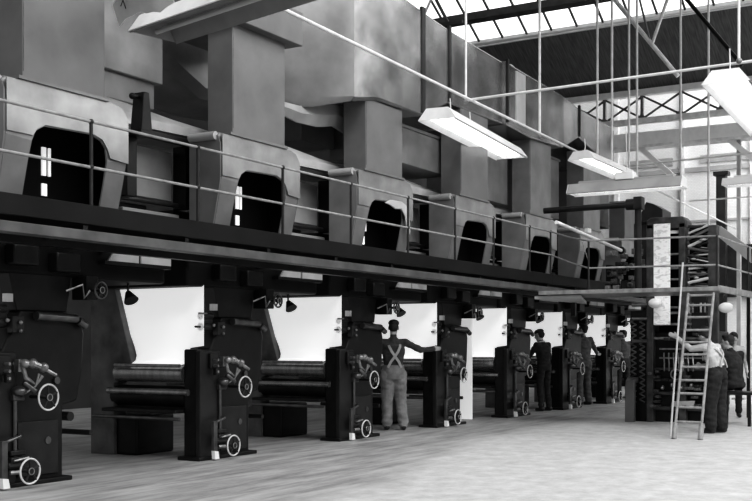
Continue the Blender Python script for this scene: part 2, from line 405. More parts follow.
# ------------------------------------------------------------------ drying hoods with their riser ducts
def sl(z):   # the hood front leans back below its flap
    return -.55 if z >= 3.28 else -.55 + (3.28 - z) * .2
def make_hood():
    t = thing('drying_hood', '', 'hood')
    # front panel with arched opening (arch polygon, leaning)
    out = [(.21, 2.5), (.22, 2.8), (.23, 3.1), (.245, 3.28), (.29, 3.38), (.4, 3.44), (1.0, 3.46), (1.13, 3.42), (1.2, 3.35), (1.23, 3.22), (1.23, 3.0), (1.22, 2.75), (1.2, 2.5)]
    outer = [(-.06, 2.5), (-.06, 3.3), (-.06, 3.62), (1.5, 3.62), (1.5, 3.3), (1.38, 2.5)]
    bm = bmesh.new()
    left = [(-.06, z) for z in (2.5, 2.8, 3.1, 3.3, 3.62)]
    # build as strips between outer boundary and opening boundary, mapped onto the leaning plane
    def pt(x, z, d=0): return bm.verts.new((x, sl(z) + d, z))
    ob = [(-.06, 2.5), (-.06, 2.8), (-.06, 3.1), (-.06, 3.3), (-.06, 3.62), (.38, 3.62), (.95, 3.62), (1.3, 3.62), (1.5, 3.62), (1.5, 3.28), (1.49, 3.0), (1.48, 2.75), (1.46, 2.5)]
    A = [pt(*q) for q in ob]; B = [pt(*q) for q in out]
    for k in range(len(ob) - 1): bm.faces.new((A[k], A[k + 1], B[k + 1], B[k]))
    g = G(); g.bm = bm
    o = g.obj('front_panel', 'hood', t, smooth=False)
    md = o.modifiers.new('thick', 'SOLIDIFY'); md.thickness = .02; md.offset = 0
    # bright flap over the arch
    bm = bmesh.new()
    top = [(-.06, 3.81), (.2, 3.82), (.38, 3.82), (.5, 3.82), (.95, 3.82), (1.1, 3.82), (1.3, 3.82), (1.42, 3.79), (1.51, 3.68)]
    low = [(-.06, 3.33), (.25, 3.33), (.3, 3.4), (.4, 3.45), (1.0, 3.47), (1.14, 3.43), (1.21, 3.35), (1.25, 3.26), (1.51, 3.24)]
    def pf(x, z, dd): return bm.verts.new((x, -.575 + dd, z))
    T = [pf(*q, 0) for q in top]; Mi = [pf(q[0] + (w[0] - q[0]) * .5, (q[1] + w[1]) / 2, 0) for k, (q, w) in enumerate(zip(top, low))]; Lw = [pf(*q, 0) for k, q in enumerate(low)]
    for k in range(8):
        bm.faces.new((T[k], T[k + 1], Mi[k + 1], Mi[k])); bm.faces.new((Mi[k], Mi[k + 1], Lw[k + 1], Lw[k]))
    g = G(); g.bm = bm
    o = g.obj('flap', 'flap', t, smooth=False)
    md = o.modifiers.new('thick', 'SOLIDIFY'); md.thickness = .008
    # casing: ends, top, back
    end = [(-.1, 2.5), (-.1, 3.83), (-.42, 3.83), (-.52, 3.79), (-.555, 3.7), (-.555, 3.28), (sl(2.5), 2.5)]
    G().prism(end, 'x', -.08, -.06).obj('end_plate', 'hood', t)
    end2 = [(-.1, 2.5), (-.1, 3.72), (-.52, 3.72), (-.555, 3.64), (-.555, 3.28), (sl(2.9), 2.9), (-.3, 2.5)]
    G().prism(end2, 'x', 1.49, 1.51).obj('end_plate', 'iron', t)
    topo = [(-.07, 3.7), (-.07, 3.81), (-.03, 3.84), (1.36, 3.84), (1.46, 3.8), (1.51, 3.7), (1.49, 3.62), (-.06, 3.62)]
    G().prism(topo, 'y', -.52, -.1).obj('casing_top', 'grey', t, .03, 3)
    G().cyl((-.09, -.5, 3.79), (-.09, -.12, 3.79), .05, 12).obj('rolled_edge', 'light', t)
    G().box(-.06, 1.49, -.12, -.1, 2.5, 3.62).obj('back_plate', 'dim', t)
    G().cyl((.9, -.2, 2.7), (1.4, -.2, 2.7), .06, 14).obj('inner_roller', 'iron', t)
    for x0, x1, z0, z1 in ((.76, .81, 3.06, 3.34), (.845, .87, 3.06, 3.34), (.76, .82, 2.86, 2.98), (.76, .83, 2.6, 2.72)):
        G().box(x0, x1, -.14, -.12, z0, z1).obj('slit_glow', 'slitm', t)  # solid glowing strips painted as bright slits
    return t
def add_riser(t, z1, mt='riser', collar=False):
    r = G().box(.11, 1.16, -.585, -.22, 3.83, z1).obj('riser_duct', mt, t, .006)
    G().prism([(.06, 3.82), (1.21, 3.82), (1.21, 3.85), (.06, 3.85)], 'y', -.6, -.2).obj('riser_flange', 'grey', r)
    G().box(.12, .125, -.59, -.23, 3.9, z1 - .03).obj('seam', 'dsteel', r)
    if collar:
        G().box(.02, 1.36, -.72, .45, z1, z1 + .42).obj('collar', 'riser', t, .01)
h0 = make_hood()
hood_labels = [
 'nearest drying hood, with the widest dark arched opening, at the left edge',
 'second drying hood from the left, its tall duct topped by a projecting collar',
 'third drying hood from the left, bright crumpled lining at its opening',
 'fourth drying hood from the left, below the long bright reflector lamp',
 'fifth drying hood from the left, its duct crossed by the dark horizontal pipe',
 'sixth drying hood, behind the slanting white batten lamp',
 'seventh drying hood, farthest, next to the clutter left of the folder']
U0H = [6.94, 10.05, 13.05, 16.06, 18.98, 21.85, 24.6]
hoods = []
for i in range(7):
    o = h0 if i == 0 else copy_tree(h0)
    o.location = (U0H[i], 0, 0); tag(o, hood_labels[i], 'drying hood', 'drying hoods over the press units'); hoods.append(o)
for i, o in enumerate(hoods):
    add_riser(o, (5.12, 5.12, 4.84, 5.25, 5.24, 5.45, 4.7)[i], 'riser' if i not in (4, 5) else 'hood', i < 2)
# crumpled lining visible only on the third hood
G().prism([(.6, 3.42), (.75, 3.48), (1.1, 3.49), (1.3, 3.42), (1.36, 3.05), (1.28, 3.0), (1.2, 3.28), (1.08, 3.38), (.9, 3.36), (.75, 3.4)], 'y', -.62, -.595).obj('crumpled_lining', 'light', hoods[2], .01)

# sloping covers between the hoods
def make_cover():
    t = thing('cross_cover', '', 'cover')
    def rg(x, zl, zt): return [(x, -.04, zl), (x, -.04, zl + .1), (x, .03, zt - .09), (x, .12, zt - .02), (x, .25, zt), (x, .8, zt), (x, .8, zl)]
    G().loft([rg(1.54, 3.8, 4.12), rg(2.2, 3.81, 4.1), rg(2.96, 3.83, 4.05), rg(3.85, 3.85, 4.02)]).obj('cover_sheet', 'light', t)
    G().box(1.54, 3.85, -.03, .04, 3.72, 3.8).obj('lower_lip', 'iron2', t)
    return t
cv = make_cover()
cl = ['pale sloping cover right of the nearest drying hood', 'pale sloping cover between the second and third drying hoods',
      'pale sloping cover between the third and fourth drying hoods', 'pale sloping cover between the fourth and fifth drying hoods',
      'pale sloping cover between the fifth and sixth drying hoods']
for i in range(5):
    o = cv if i == 0 else copy_tree(cv)
    o.location = (U0H[i], 0, 0); tag(o, cl[i], 'cover', 'sloping covers between the hoods')
k = thing('damper_lever', 'black upright lever block beside the nearest drying hood', 'lever', (8.95, -.3, 3.68))
G().prism([(-.1, 0), (.08, 0), (.03, .42), (-.05, .42)], 'y', -.08, .08).obj('lever_block', 'iron', k, .01)
G().cyl((-.13, 0, .36), (-.03, 0, .38), .025, 10).ball((-.15, 0, .36), .035).obj('knob', 'iron', k)
G().box(-.12, .16, -.1, .24, -.03, 0).obj('base_plate', 'iron', k)
bk = thing('lever_bracket', 'dark bracket post holding the black lever block beside the nearest hood', 'bracket', (8.97, -.14, 3.0))
G().box(-.08, .08, 0, .2, 0, .65).obj('bracket_post', 'iron', bk, .01)

# rear branch ducts that show between the risers
def branch(label, x0, x1, y, z0, z1, m='riser', depth=.9, step=None):
    t = thing('branch_duct', label, 'duct', (x0, y, z0), 0, 'branch ducts behind the risers')
    G().box(0, x1 - x0, 0, depth, 0, z1 - z0).obj('duct_shell', m, t, .01)
    if step: G().box(step[0], x1 - x0 - .08, .06, depth - .06, step[1], 0).obj('lower_section', m, t, .01)
    G().box(-.03, x1 - x0 + .03, -.02, .0, z1 - z0 - .06, z1 - z0 - .02).obj('flange', 'grey', t)
    return t
branch('grey stepped duct box right of the nearest riser', 8.5, 9.85, .2, 4.43, 5.45, 'hood', .42, (.0, -.3))
branch('dark short branch duct just left of the third riser', 13.3, 14.2, .6, 4.38, 4.86, 'riser')
branch('broad grey duct panel between the third and fourth risers', 14.3, 16.6, -.15, 4.22, 4.84, 'hood')
branch('tall pale branch duct right of the fourth riser', 17.5, 19.05, -.15, 4.0, 5.22, 'hood')
branch('tall pale branch duct right of the fifth riser', 20.4, 21.7, -.15, 4.0, 5.26, 'hood')
branch('dark branch duct beyond the sixth riser', 23.9, 25.5, .05, 4.16, 5.6, 'riser')

# ------------------------------------------------------------------ the big air duct
d = thing('air_duct', 'huge galvanised air duct running above the drying hoods', 'air duct', (0, 0, 0))
def ring(u, vf, zb, zt, ch=.08, back=1.7):
    return [(u, vf, zb + ch), (u, vf, zt - .04), (u, vf + .04, zt), (u, back, zt), (u, back, zb), (u, vf + ch, zb)]
secs = [
 ('duct_elbow', [(8.9, .8, 5.5, 7.0, .12), (9.7, .74, 5.3, 7.0, .12), (10.3, .7, 4.98, 6.9, .12), (11.2, .66, 4.6, 6.8, .12), (11.75, .5, 4.58, 6.7, .12), (12.15, .15, 4.6, 6.65, .12), (12.45, -.3, 4.62, 6.6, .12), (12.8, -.62, 4.72, 6.55, .06)]),
 ('duct_section', [(12.8, -.62, 4.72, 6.55, .05), (13.4, -.65, 4.84, 6.52, .04), (14.3, -.65, 4.86, 6.5, .02), (14.73, -.64, 4.86, 6.47, .02)]),
 ('duct_section', [(14.73, -.64, 4.86, 6.47, .02), (15.72, -.6, 5.24, 6.43, .02)]),
 ('duct_section', [(15.72, -.6, 5.24, 6.43, .02), (17.85, -.6, 5.28, 6.38, .02)]),
 ('duct_section', [(17.85, -.66, 5.26, 6.38, .02), (18.9, -.68, 5.2, 6.34, .02), (20.6, -.68, 5.28, 6.31, .02)]),
 ('duct_section', [(20.6, -.68, 5.28, 6.31, .02), (21.68, -.6, 5.66, 6.28, .02)]),
 ('duct_end', [(21.68, -.6, 5.66, 6.28, .02), (23.7, -.6, 5.36, 6.24, .02), (23.9, -.6, 5.36, 6.2, .02)]),
]
for n, ss in secs:
    G().loft([ring(*s_) for s_ in ss]).obj(n, 'hood' if n == 'duct_elbow' else 'duct', d)
for u, vf, zb, zt, w in ((14.7, -.66, 4.9, 6.48, .11), (15.68, -.63, 5.26, 6.44, .07), (17.82, -.7, 5.3, 6.38, .06), (21.64, -.63, 5.68, 6.29, .06)):
    G().box(u, u + w, vf, vf + .05, zb, zt + .03).obj('joint_flange', 'iron2', d, .005)
G().box(18.2, 18.62, -.7, -.66, 5.35, 6.28).obj('reflection_band', 'light', d, .01)  # pale plate standing in for a bright reflection on the duct side
G().ball((19.0, -.2, 6.34), .17, .17, .3).obj('vent_cap', 'light', d)
df = [(11.8, 4.6, 4.46), (12.3, 4.62, 4.4), (12.8, 4.72, 4.42), (13.2, 4.8, 4.5), (13.7, 4.84, 4.42)]
G().loft([[(x, -.05, zt), (x, -.1, (zt + zb) / 2), (x, -.02, zb), (x, .01, zb), (x, -.06, (zt + zb) / 2), (x, -.01, zt)] for x, zt, zb in df]).obj('curved_deflector', 'cover', d)

# ------------------------------------------------------------------ walkway with railings
w = thing('walkway', 'long steel walkway with two-bar railing along the press line', 'walkway', (0, 0, 0))
YR = -1.2
G().box(5.2, 18.6, -1.18, -.62, 2.6, 2.64).box(5.2, 18.6, -1.22, -1.18, 2.47, 2.65).obj('deck', 'body', w, .004)
G().box(18.6, 27.5, -1.18, -.62, 2.6, 2.64).box(18.6, 27.5, -1.22, -1.18, 2.47, 2.65).obj('deck', 'body', w, .004)
G().box(5.2, 27.5, -1.26, -1.2, 2.32, 2.41).box(5.2, 27.5, -1.2, -1.1, 2.32, 2.335).obj('channel_beam', 'chan', w, .004)
G().box(5.2, 27.5, -.7, -.62, 2.3, 2.6).obj('inner_beam', 'iron', w)
for i in range(16):
    x = 5.8 + 1.4 * i
    G().box(x, x + .06, -1.2, 0.0, 2.36, 2.46).obj('cross_bearer', 'iron', w)
posts = [5.8, 7.3, 8.8, 10.3, 11.78, 13.27, 14.72, 16.1, 17.59, 18.56]
for x in posts: G().cyl((x, YR, 2.6), (x, YR, 3.41), .017, 8).ball((x, YR, 3.0), .026, u=8, v=6).ball((x, YR, 3.41), .026, u=8, v=6).obj('post', 'railD', w)
for z in (3.41, 2.995): G().cyl((5.2, YR, z), (18.56, YR, z), .0145, 8).obj('rail', 'rail', w)

# ------------------------------------------------------------------ platform across the aisle
pl = thing('cross_platform', 'steel platform with railing bridging the aisle in front of the folder', 'platform', (0, 0, 0))
ZP = 2.24
G().prism([(17.08, -1.62), (17.08, -4.5), (17.8, -4.5), (18.8, -3.9), (18.8, -1.3)], 'z', ZP - .02, ZP + .02).obj('deck', 'grey', pl)
G().box(17.0, 17.08, -4.52, -1.6, ZP - .035, ZP + .03).obj('front_beam', 'rail', pl, .006)
G().prism([(17.08, -1.5), (17.08, -2.3), (19.6, -1.5)], 'z', ZP - .1, ZP - .05).obj('gusset', 'light', pl)
G().box(17.08, 24, -4.52, -4.46, ZP - .05, ZP + .05).obj('side_beam', 'rail', pl, .006)
def plrail(za, z):
    G().tube([(18.56, -1.2, za), (17.7, -1.9, (za + z) / 2 - .04), (17.04, -2.45, z), (17.04, -4.48, z - .02)], .0145).obj('rail', 'rail', pl)
    G().tube([(17.04, -4.48, z - .02), (24, -4.5, z - .02)], .0145).obj('rail', 'rail', pl)
plrail(3.41, 3.06); plrail(2.995, 2.62)
for x, y in ((17.04, -2.45), (17.04, -4.48), (19.2, -4.49), (21.5, -4.49)):
    G().cyl((x, y, ZP), (x, y, 3.05), .018, 8).obj('post', 'railD', pl)
for x, y in ((23.6, -4.48), (18.72, -1.56)):
    G().box(x, x + .08, y - .04, y + .04, 0 if y < -2 else 1.9, ZP - .02).obj('leg', 'iron2', pl)

# ------------------------------------------------------------------ folder at the end of the line
f = thing('folder', 'tall folder machine with a white printed web, behind the ladder', 'folding machine', (19.6, 0, 0))
for y0 in (-2.78, -3.36):
    G().box(-.1, .3, y0, y0 + .13, 0, 3.55).obj('side_column', 'fold', f, .02)
G().prism([(-2.65, 3.45), (-2.65, 3.6), (-2.72, 3.66), (-3.3, 3.66), (-3.37, 3.58), (-3.37, 3.45)], 'x', -.1, .3).obj('arch_top', 'fold', f, .02)
G().box(.05, .8, -3.9, -2.6, 0, 1.62).obj('body', 'iron', f, .02)
G().box(-.05, .1, -3.9, -3.72, 0, 3.48).obj('right_column', 'fold', f, .02)
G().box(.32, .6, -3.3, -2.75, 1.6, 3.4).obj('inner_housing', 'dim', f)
for z in (2.05, 2.3, 2.75, 3.0, 3.3, 2.55):
    G().cyl((.0, -3.3, z), (.0, -2.75, z), .022, 10).obj('guide_roller', 'steel', f)
for z in (.25, .52, .75, .95, 1.5, 1.75, 1.95):
    G().cyl((-.03, -3.72, z), (-.03, -2.65, z), .024 if z > .6 else .04, 10).obj('roller', 'dsteel' if z < 1.4 else 'steel', f)
for z in (1.15, 1.31): G().cyl((-.12, -3.7, z), (-.12, -2.9, z), .015, 8).obj('lever_bar', 'steel', f)
for i in range(7):
    y = -2.98 - i * .085
    G().tube([(-.1, y, .92), (-.16, y - .02, 1.04), (-.12, y, 1.16), (-.15, y - .01, 1.24)], .014).obj('control_lever', 'steel', f)
for i in range(4):
    y = -2.95 - i * .17
    G().ball((-.1, y, .62 + .05 * (i % 2)), .06, .03, .04).obj('counter_dial', 'steel', f)
G().torus((-.14, -3.2, .86), (1, .1, 0), .09, .012, 20, 6).cyl((-.14, -3.2, .86), (.06, -3.2, .86), .018, 8).obj('small_wheel', 'steel', f)
G().prism([(-3.1, .28), (-3.5, .3), (-3.52, .4), (-3.12, .38)], 'x', -.12, -.05).obj('delivery_tray', 'light', f, .01)
# slotted columns with zig-zag chains left of the frame
for y in (-2.42, -2.58):
    g = G()
    for k in range(15):
        z = .35 + k * .1
        g.cyl((-.1, y - .05, z), (-.1, y + .05, z + .05), .014, 6).cyl((-.1, y + .05, z + .05), (-.1, y - .05, z + .1), .014, 6)
    g.obj('chain', 'dsteel', f)
G().box(-.05, .15, -2.66, -2.35, 0, 2.0).obj('chain_case', 'iron', f, .01)
G().prism([(-.35, 0), (-.35, .62), (-.3, .74), (-.2, .8), (0, .8), (0, .7), (-.18, .7), (-.22, .62), (-.22, 0)], 'y', -2.5, -2.34).obj('curved_guard', 'grey', f, .01)
# clutter left of the frame above the deck
for (x, y, z, a, b_, c_, m) in ((.1, -2.25, 2.45, .12, .2, .22, 'iron2'), (.1, -2.4, 2.85, .1, .12, .14, 'iron'), (.05, -2.12, 2.62, .08, .1, .07, 'grey'), (.0, -2.35, 2.6, .06, .08, .08, 'grey'),
                              (.05, -1.95, 2.7, .1, .13, .3, 'iron'), (0, -2.5, 3.1, .08, .08, .2, 'iron2'), (.05, -2.2, 3.0, .07, .12, .08, 'chan')):
    G().box(x - a, x + a, y - b_ / 2, y + b_ / 2, z - c_ / 2, z + c_ / 2).cyl((x - a - .02, y, z), (x - a, y, z), min(b_, c_) * .4, 12).obj('gear_box', m, f, .02)
G().box(0.0, .2, -2.66, -1.85, 2.36, 2.5).obj('shelf', 'iron', f)
# stack of slanting bars on the right
for i in range(24):
    z = 2.42 + i * .045; a = random.uniform(-.05, .09)
    G().cyl((-.1 - .04 * (i % 3), -3.42, z - a), (-.05 + .03 * (i % 2), -3.74, z + a), .016 + .006 * (i % 3), 8).obj('turner_bar', ('dsteel', 'iron', 'light', 'iron2', 'fold')[i % 5], f)
for i in range(9):
    z = 2.45 + i * .11
    G().ball((-.12, -3.5 - .05 * (i % 4), z), .05, .045, .022).obj('clip', ('iron', 'light', 'iron')[i % 3], f)
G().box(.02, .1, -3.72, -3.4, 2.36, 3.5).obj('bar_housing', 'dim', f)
for y, z in ((-2.8, 2.08), (-4.02, 1.98)):
    l_ = G().tube([(-.0, y + .0, z + .28), (-.15, y, z + .26), (-.28, y - .05, z + .12)], .012).obj('lamp_arm', 'iron', f)
    G().ball((-.3, y - .08, z + .04), .1, .13, .09).obj('lamp_shade', 'reflw', l_)
G().box(-.06, .25, -3.72, -3.45, 1.62, 2.28).obj('bottle_rack', 'iron2', f, .01)
for i in range(5): G().cyl((-.12, -3.42 - i * .07, 1.95), (-.12, -3.42 - i * .07, 2.12), .018, 8).obj('glass_gauge', ('light', 'steel', 'iron')[i % 3], f)

for i in range(26):
    y = -2.7 - random.random() * 1.0; z = .2 + random.random() * 1.45; w_ = .03 + random.random() * .06
    g = G().box(-.12, .02, y - w_, y + w_, z - .025, z + .025).cyl((-.15, y, z), (-.05, y, z), .028, 10)
    g.obj('small_fitting', ('fold', 'dsteel', 'iron2', 'grey', 'fold')[i % 5], f, .006)
for i in range(16):
    y = -1.9 - random.random() * .72; z = 2.42 + random.random() * .75; w_ = .04 + random.random() * .05
    G().box(-.1, .1, y - w_, y + w_, z - .05, z + .05).cyl((-.16, y, z), (-.05, y, z), .04, 10).obj('small_fitting', ('fold', 'grey', 'iron2', 'dsteel')[i % 4], f, .008)
for z in (1.45, 1.85, 2.1): G().cyl((-.12, -2.68, z), (-.12, -2.4, z), .03, 8).obj('cross_tie', 'dsteel', f)
pw = G().loft([[(19.46, -3.10, z), (19.46, -2.80, z), (19.465, -2.80, z), (19.465, -3.10, z)] for z in (1.74, 2.3, 2.9, 3.54)])
def printed_mat():
    m = bpy.data.materials.new('printed_paper'); m.use_nodes = True; nt = m.node_tree; L = nt.links; b = nt.nodes['Principled BSDF']
    tc = nt.nodes.new('ShaderNodeTexCoord'); mp = nt.nodes.new('ShaderNodeMapping'); mp.inputs['Scale'].default_value = (1, 3, 7)
    n = nt.nodes.new('ShaderNodeTexNoise'); n.inputs['Scale'].default_value = 2.2; n.inputs['Detail'].default_value = 6; n.inputs['Distortion'].default_value = 1.4
    r = nt.nodes.new('ShaderNodeValToRGB'); r.color_ramp.elements[0].position = .38; r.color_ramp.elements[1].position = .5
    r.color_ramp.elements[0].color = (.62, .62, .62, 1); r.color_ramp.elements[1].color = (.88, .88, .88, 1)
    L.new(tc.outputs['Object'], mp.inputs[0]); L.new(mp.outputs[0], n.inputs['Vector']); L.new(n.outputs['Fac'], r.inputs[0]); L.new(r.outputs[0], b.inputs['Base Color'])
    b.inputs['Roughness'].default_value = .7; b.inputs['Emission Strength'].default_value = .12; L.new(r.outputs[0], b.inputs['Emission Color'])  # faint self-glow lifts the paper as if lit
    return m
tag(pw.obj('printed_web', printed_mat()), 'narrow white printed paper web hanging in the folder frame', 'paper web')

# faceted duct above the folder and slanted white chute on the right
q = thing('faceted_duct', 'dark faceted duct end above the folder frame', 'duct', (21.0, -2.28, 3.75))
G().prism([(.22, 0), (.22, .1), (.08, .4), (-.05, .36), (-.24, .24), (-.24, 0)], 'x', 0, .6).obj('duct_head', 'iron2', q, .01)
G().box(.1, .5, -.2, .35, -1.4, 0).obj('duct_neck', 'iron2', q)
q = thing('paper_chute', 'pale sloping sheet metal chute right of the folder', 'chute', (21.5, -3.7, 0))
G().prism([(.42, 3.65), (.2, 3.66), (-.35, 3.22), (-.36, 2.93), (.3, 3.5)], 'x', 0, .05).obj('chute_sheet', 'light', q)
G().box(.05, .11, -.33, -.27, 0, 3.2).obj('leg', 'iron2', q); G().box(.05, .11, .25, .31, 0, 3.5).obj('leg', 'iron2', q)
q = thing('pipe_run', 'dark horizontal pipe crossing in front of the fifth riser duct', 'pipe', (0, 0, 0))
G().cyl((18.95, -.92, 3.84), (19.0, -2.58, 3.86), .055, 14).obj('horizontal_pipe', 'iron2', q)
G().cyl((19.0, -2.45, 3.86), (19.0, -2.62, 3.86), .1, 14).box(18.9, 19.1, -2.75, -2.6, 3.76, 3.98).obj('flange', 'iron2', q, .01)
G().cyl((19.0, -2.66, 3.8), (19.0, -2.66, 2.35), .06, 14).obj('down_pipe', 'iron2', q)

# leaning white board
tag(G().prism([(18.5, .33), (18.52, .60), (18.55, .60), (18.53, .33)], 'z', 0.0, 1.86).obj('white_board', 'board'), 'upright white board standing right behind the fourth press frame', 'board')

# ------------------------------------------------------------------ ladder, rod, stool
def ladder():
    t = thing('ladder', 'pale wooden ladder leaning against the platform in the aisle', 'ladder', (16.15, -4.265, 0))
    dx, hz = .8, 2.17; w2 = .19; tw = .19
    def P(s, k): return V3((dx * k, s * (w2 + (tw - w2) * k), hz * k))
    for s in (-1, 1):
        G().cyl(P(s, .0), P(s, 1), .021, 8).obj('stile', 'wood', t)
        a, b = P(s, 0), P(s, .1)
        G().cyl(a, b, .04, 8).obj('foot', 'wood', t)
    ks = [.115, .212, .305, .395, .485, .57, .655, .74, .83, .915, .985]
    for k in ks: G().cyl(P(-1, k), P(1, k), .0175, 8).obj('rung', 'wood', t)
    return t
ladder()
tag(G().cyl((16.7, -3.87, 0.0), (16.97, -3.985, 2.65), .015, 8).obj('leaning_rod', 'pipe'), 'long thin pale rod leaning just left of the ladder', 'rod')
def stool():
    t = thing('work_table', 'low dark table under the seated man in black', 'table', (19.45, -4.2, 0))
    G().box(-.25, .35, -.35, .24, .53, .58).obj('table_top', 'iron2', t, .008)
    for x in (-.2, .3):
        for y in (-.3, .19): G().box(x - .025, x + .025, y - .025, y + .025, 0, .53).obj('leg', 'iron', t)
    return t
stool()

# ------------------------------------------------------------------ conduit grid and drop rods
def conduit(label, a, b, r=.02, m='pipe', hang=None):
    t = thing('conduit', label, 'pipe')
    G().cyl(a, b, r, 8).obj('tube', m, t)
    for h in (hang or []): G().ball(h, .04, u=8, v=6).obj('coupling', 'grey', t)
    return t
conduit('long pale conduit running down the hall above the walkway rail', (7.5, -1.7, 5.0), (35.9, -.76, 5.0), .022, 'pipe', [(14.78, -1.35, 5), (17.92, -1.25, 5)])
conduit('pale cross conduit from the first hanging rod to the upper right lamp', (14.78, -1.33, 5.02), (14.45, -9, 5.02), .02, 'pipe', [(14.5, -5.36, 5.02)])
conduit('pale cross conduit just above the horizontal reflector lamp', (21.9, -1.2, 5.02), (21.0, -9, 5.02), .02, 'pipe')
conduit('lowest pale cross conduit near the end wall', (28, -1.2, 5.02), (27.6, -9, 5.02), .02, 'pipe')
def drop(label, x, y, z0=5.0):
    return conduit(label, (x, y, z0), (x, y, roofz(x) - .02), .024, 'pipe')
# the nearest drops reach a roof slope that begins further along: carried by their own pipe hangers
for lb, x, y, z0, z1 in (
  ('first pale hanging rod, left of the long bright lamp', 14.78, -1.35, 5.02, 8.2),
  ('second pale hanging rod, left of the end of the air duct', 17.92, -1.25, 5.02, None),
  ('third hanging rod, left one of the pair beyond the duct end', 20.2, -1.5, 4.9, None),
  ('fourth hanging rod, right one of the pair beyond the duct end', 20.34, -1.74, 4.7, None),
  ('fifth hanging rod, left one of the close pair before the girder', 21.64, -1.66, 4.7, None),
  ('sixth hanging rod, right one of the close pair before the girder', 21.72, -1.8, 4.7, None),
  ('seventh hanging rod, above the right end of the horizontal lamp', 22.9, -2.36, 3.0, None),
  ('eighth hanging rod, between the horizontal lamp and the upper right lamp', 22.9, -2.93, 3.2, None),
  ('rod holding the upper right lamp', 14.49, -5.36, 5.02, 8.4)):
    conduit(lb, (x, y, z0), (x, y, (roofz(x) + .02) if z1 is None else z1), .024 if x > 15 else .018, 'pipe')
G().cyl((20.2, -1.5, 7.3), (20.34, -1.74, 7.15), .02, 8)
conduit('carrier pipe of the first hanging rod high above the walkway', (14.78, -9, 8.22), (14.78, 3, 8.22), .04)
conduit('carrier pipe of the upper right lamp rod, above the frame', (14.49, -9, 8.42), (14.49, 3, 8.42), .04)
conduit('thin pale wire sagging under the skylight edge', (25.6, 4.5, 9.0), (25.2, -4, 8.95), .018)

# ------------------------------------------------------------------ reflector lamps
def reflector(label, loc, rz, L, W=.34, H=.16, tubes=2, hooks=(), om='reflw', im='reflw', tm='tube', group='trough reflector lamps', zrot=0):
    """trough reflector, long axis local x, open side down"""
    t = thing('reflector_lamp', label, 'lamp', loc, rz, group)
    t.rotation_euler = (zrot, 0, rz)
    prof = [(-W / 2, 0), (-W * .28, H), (W * .28, H), (W / 2, 0)]
    inn = [(W / 2 - .015, 0), (W * .26, H - .015), (-W * .26, H - .015), (-W / 2 + .015, 0)]
    def shell(pr, dz, nm, mm):
        g = G(); q = pr + [(y * .97, z - dz) for y, z in pr[::-1]]
        a = [g.bm.verts.new((-L / 2, y, z)) for y, z in q]; b = [g.bm.verts.new((L / 2, y, z)) for y, z in q]; n = 8
        for i in range(n): g.bm.faces.new((a[i], b[i], b[(i + 1) % n], a[(i + 1) % n]))
        for s_ in (a, b):
            for i in range(3): g.bm.faces.new((s_[i], s_[i + 1], s_[6 - i], s_[7 - i]))
        return g.obj(nm, mm, t)
    shell(prof, .008, 'reflector', om)
    shell([(y * .95, z - .012) for y, z in prof], .006, 'reflector_lining', im)
    for s in (-1, 1):
        G().prism(prof, 'x', s * (L / 2) - .006, s * (L / 2) + .006).obj('end_plate', im, t)
    for k in range(tubes):
        y = (k - (tubes - 1) / 2) * .13
        G().cyl((-L / 2 + .06, y, .045), (L / 2 - .06, y, .045), .028, 12).obj('lamp_tube', tm, t)
    G().box(-L * .42, L * .42, -.05, .05, H, H + .05).obj('gear_housing', om, t, .01)
    for x, z in hooks: G().tube([(x, 0, H + .03), (x + .03, 0, H + .1), (x, 0, H + z)], .009).obj('hook', 'pipe', t)
    return t
reflector('long bright reflector lamp in front of the fourth riser duct', (16.15, -.9, 4.68), R(6.5), 3.7, .6, .17, 3, ((-1.3, .25), (-.4, .22)))
reflector('horizontal reflector lamp across the middle right, above the platform', (18.55, -2.58, 4.04), R(-90), 2.0, .42, .17, 2, ((0, .95),), om='cover')
reflector('foreshortened reflector lamp behind the horizontal one', (20.1, -1.68, 4.7), R(0), 2.6, .5, .15, 2, ((-1.1, .25), (1.1, .25)))
reflector('bright reflector lamp cut off by the right edge high up', (16.05, -5.17, 4.68), R(3), 3.8, .6, .17, 3, ((-1.6, .33),), om='cover')
reflector('small reflector lamp at the right edge level with the ducts', (23.5, -4.4, 4.7), R(-90), 2.6, .42, .15, 2, ((0, .3),))
n1 = reflector('big near reflector lamp cutting across the top left of the picture', (8.80, -1.76, 4.75), R(-102.9), 3.0, .66, .2, 1, (), om='reflw', im='reflg', tm='tubeg')
# its junction box on the horizontal lamp
G().box(-.16, .16, -.1, .1, .19, .32).obj('junction_box', 'reflw', [o for o in C.objects if o.get('label', '').startswith('horizontal reflector')][0], .01)
s_ = thing('batten_lamp', 'slim white batten lamp slanting in front of the sixth hood', 'lamp')
G().cyl((18.45, -1.35, 3.56), (22.1, -1.35, 3.33), .035, 12).obj('lamp_tube', 'white', s_)
G().box(20.0, 20.2, -1.38, -1.32, 3.52, 3.6).obj('batten', 'reflw', s_)
G().cyl((22.1, -1.35, 3.33), (22.2, -1.35, 3.32), .08, 12).obj('end_cap', 'iron2', s_)
G().cyl((19.6, -1.35, 3.52), (20.4, -1.25, 3.0), .008, 6).obj('hanger', 'pipe', s_)

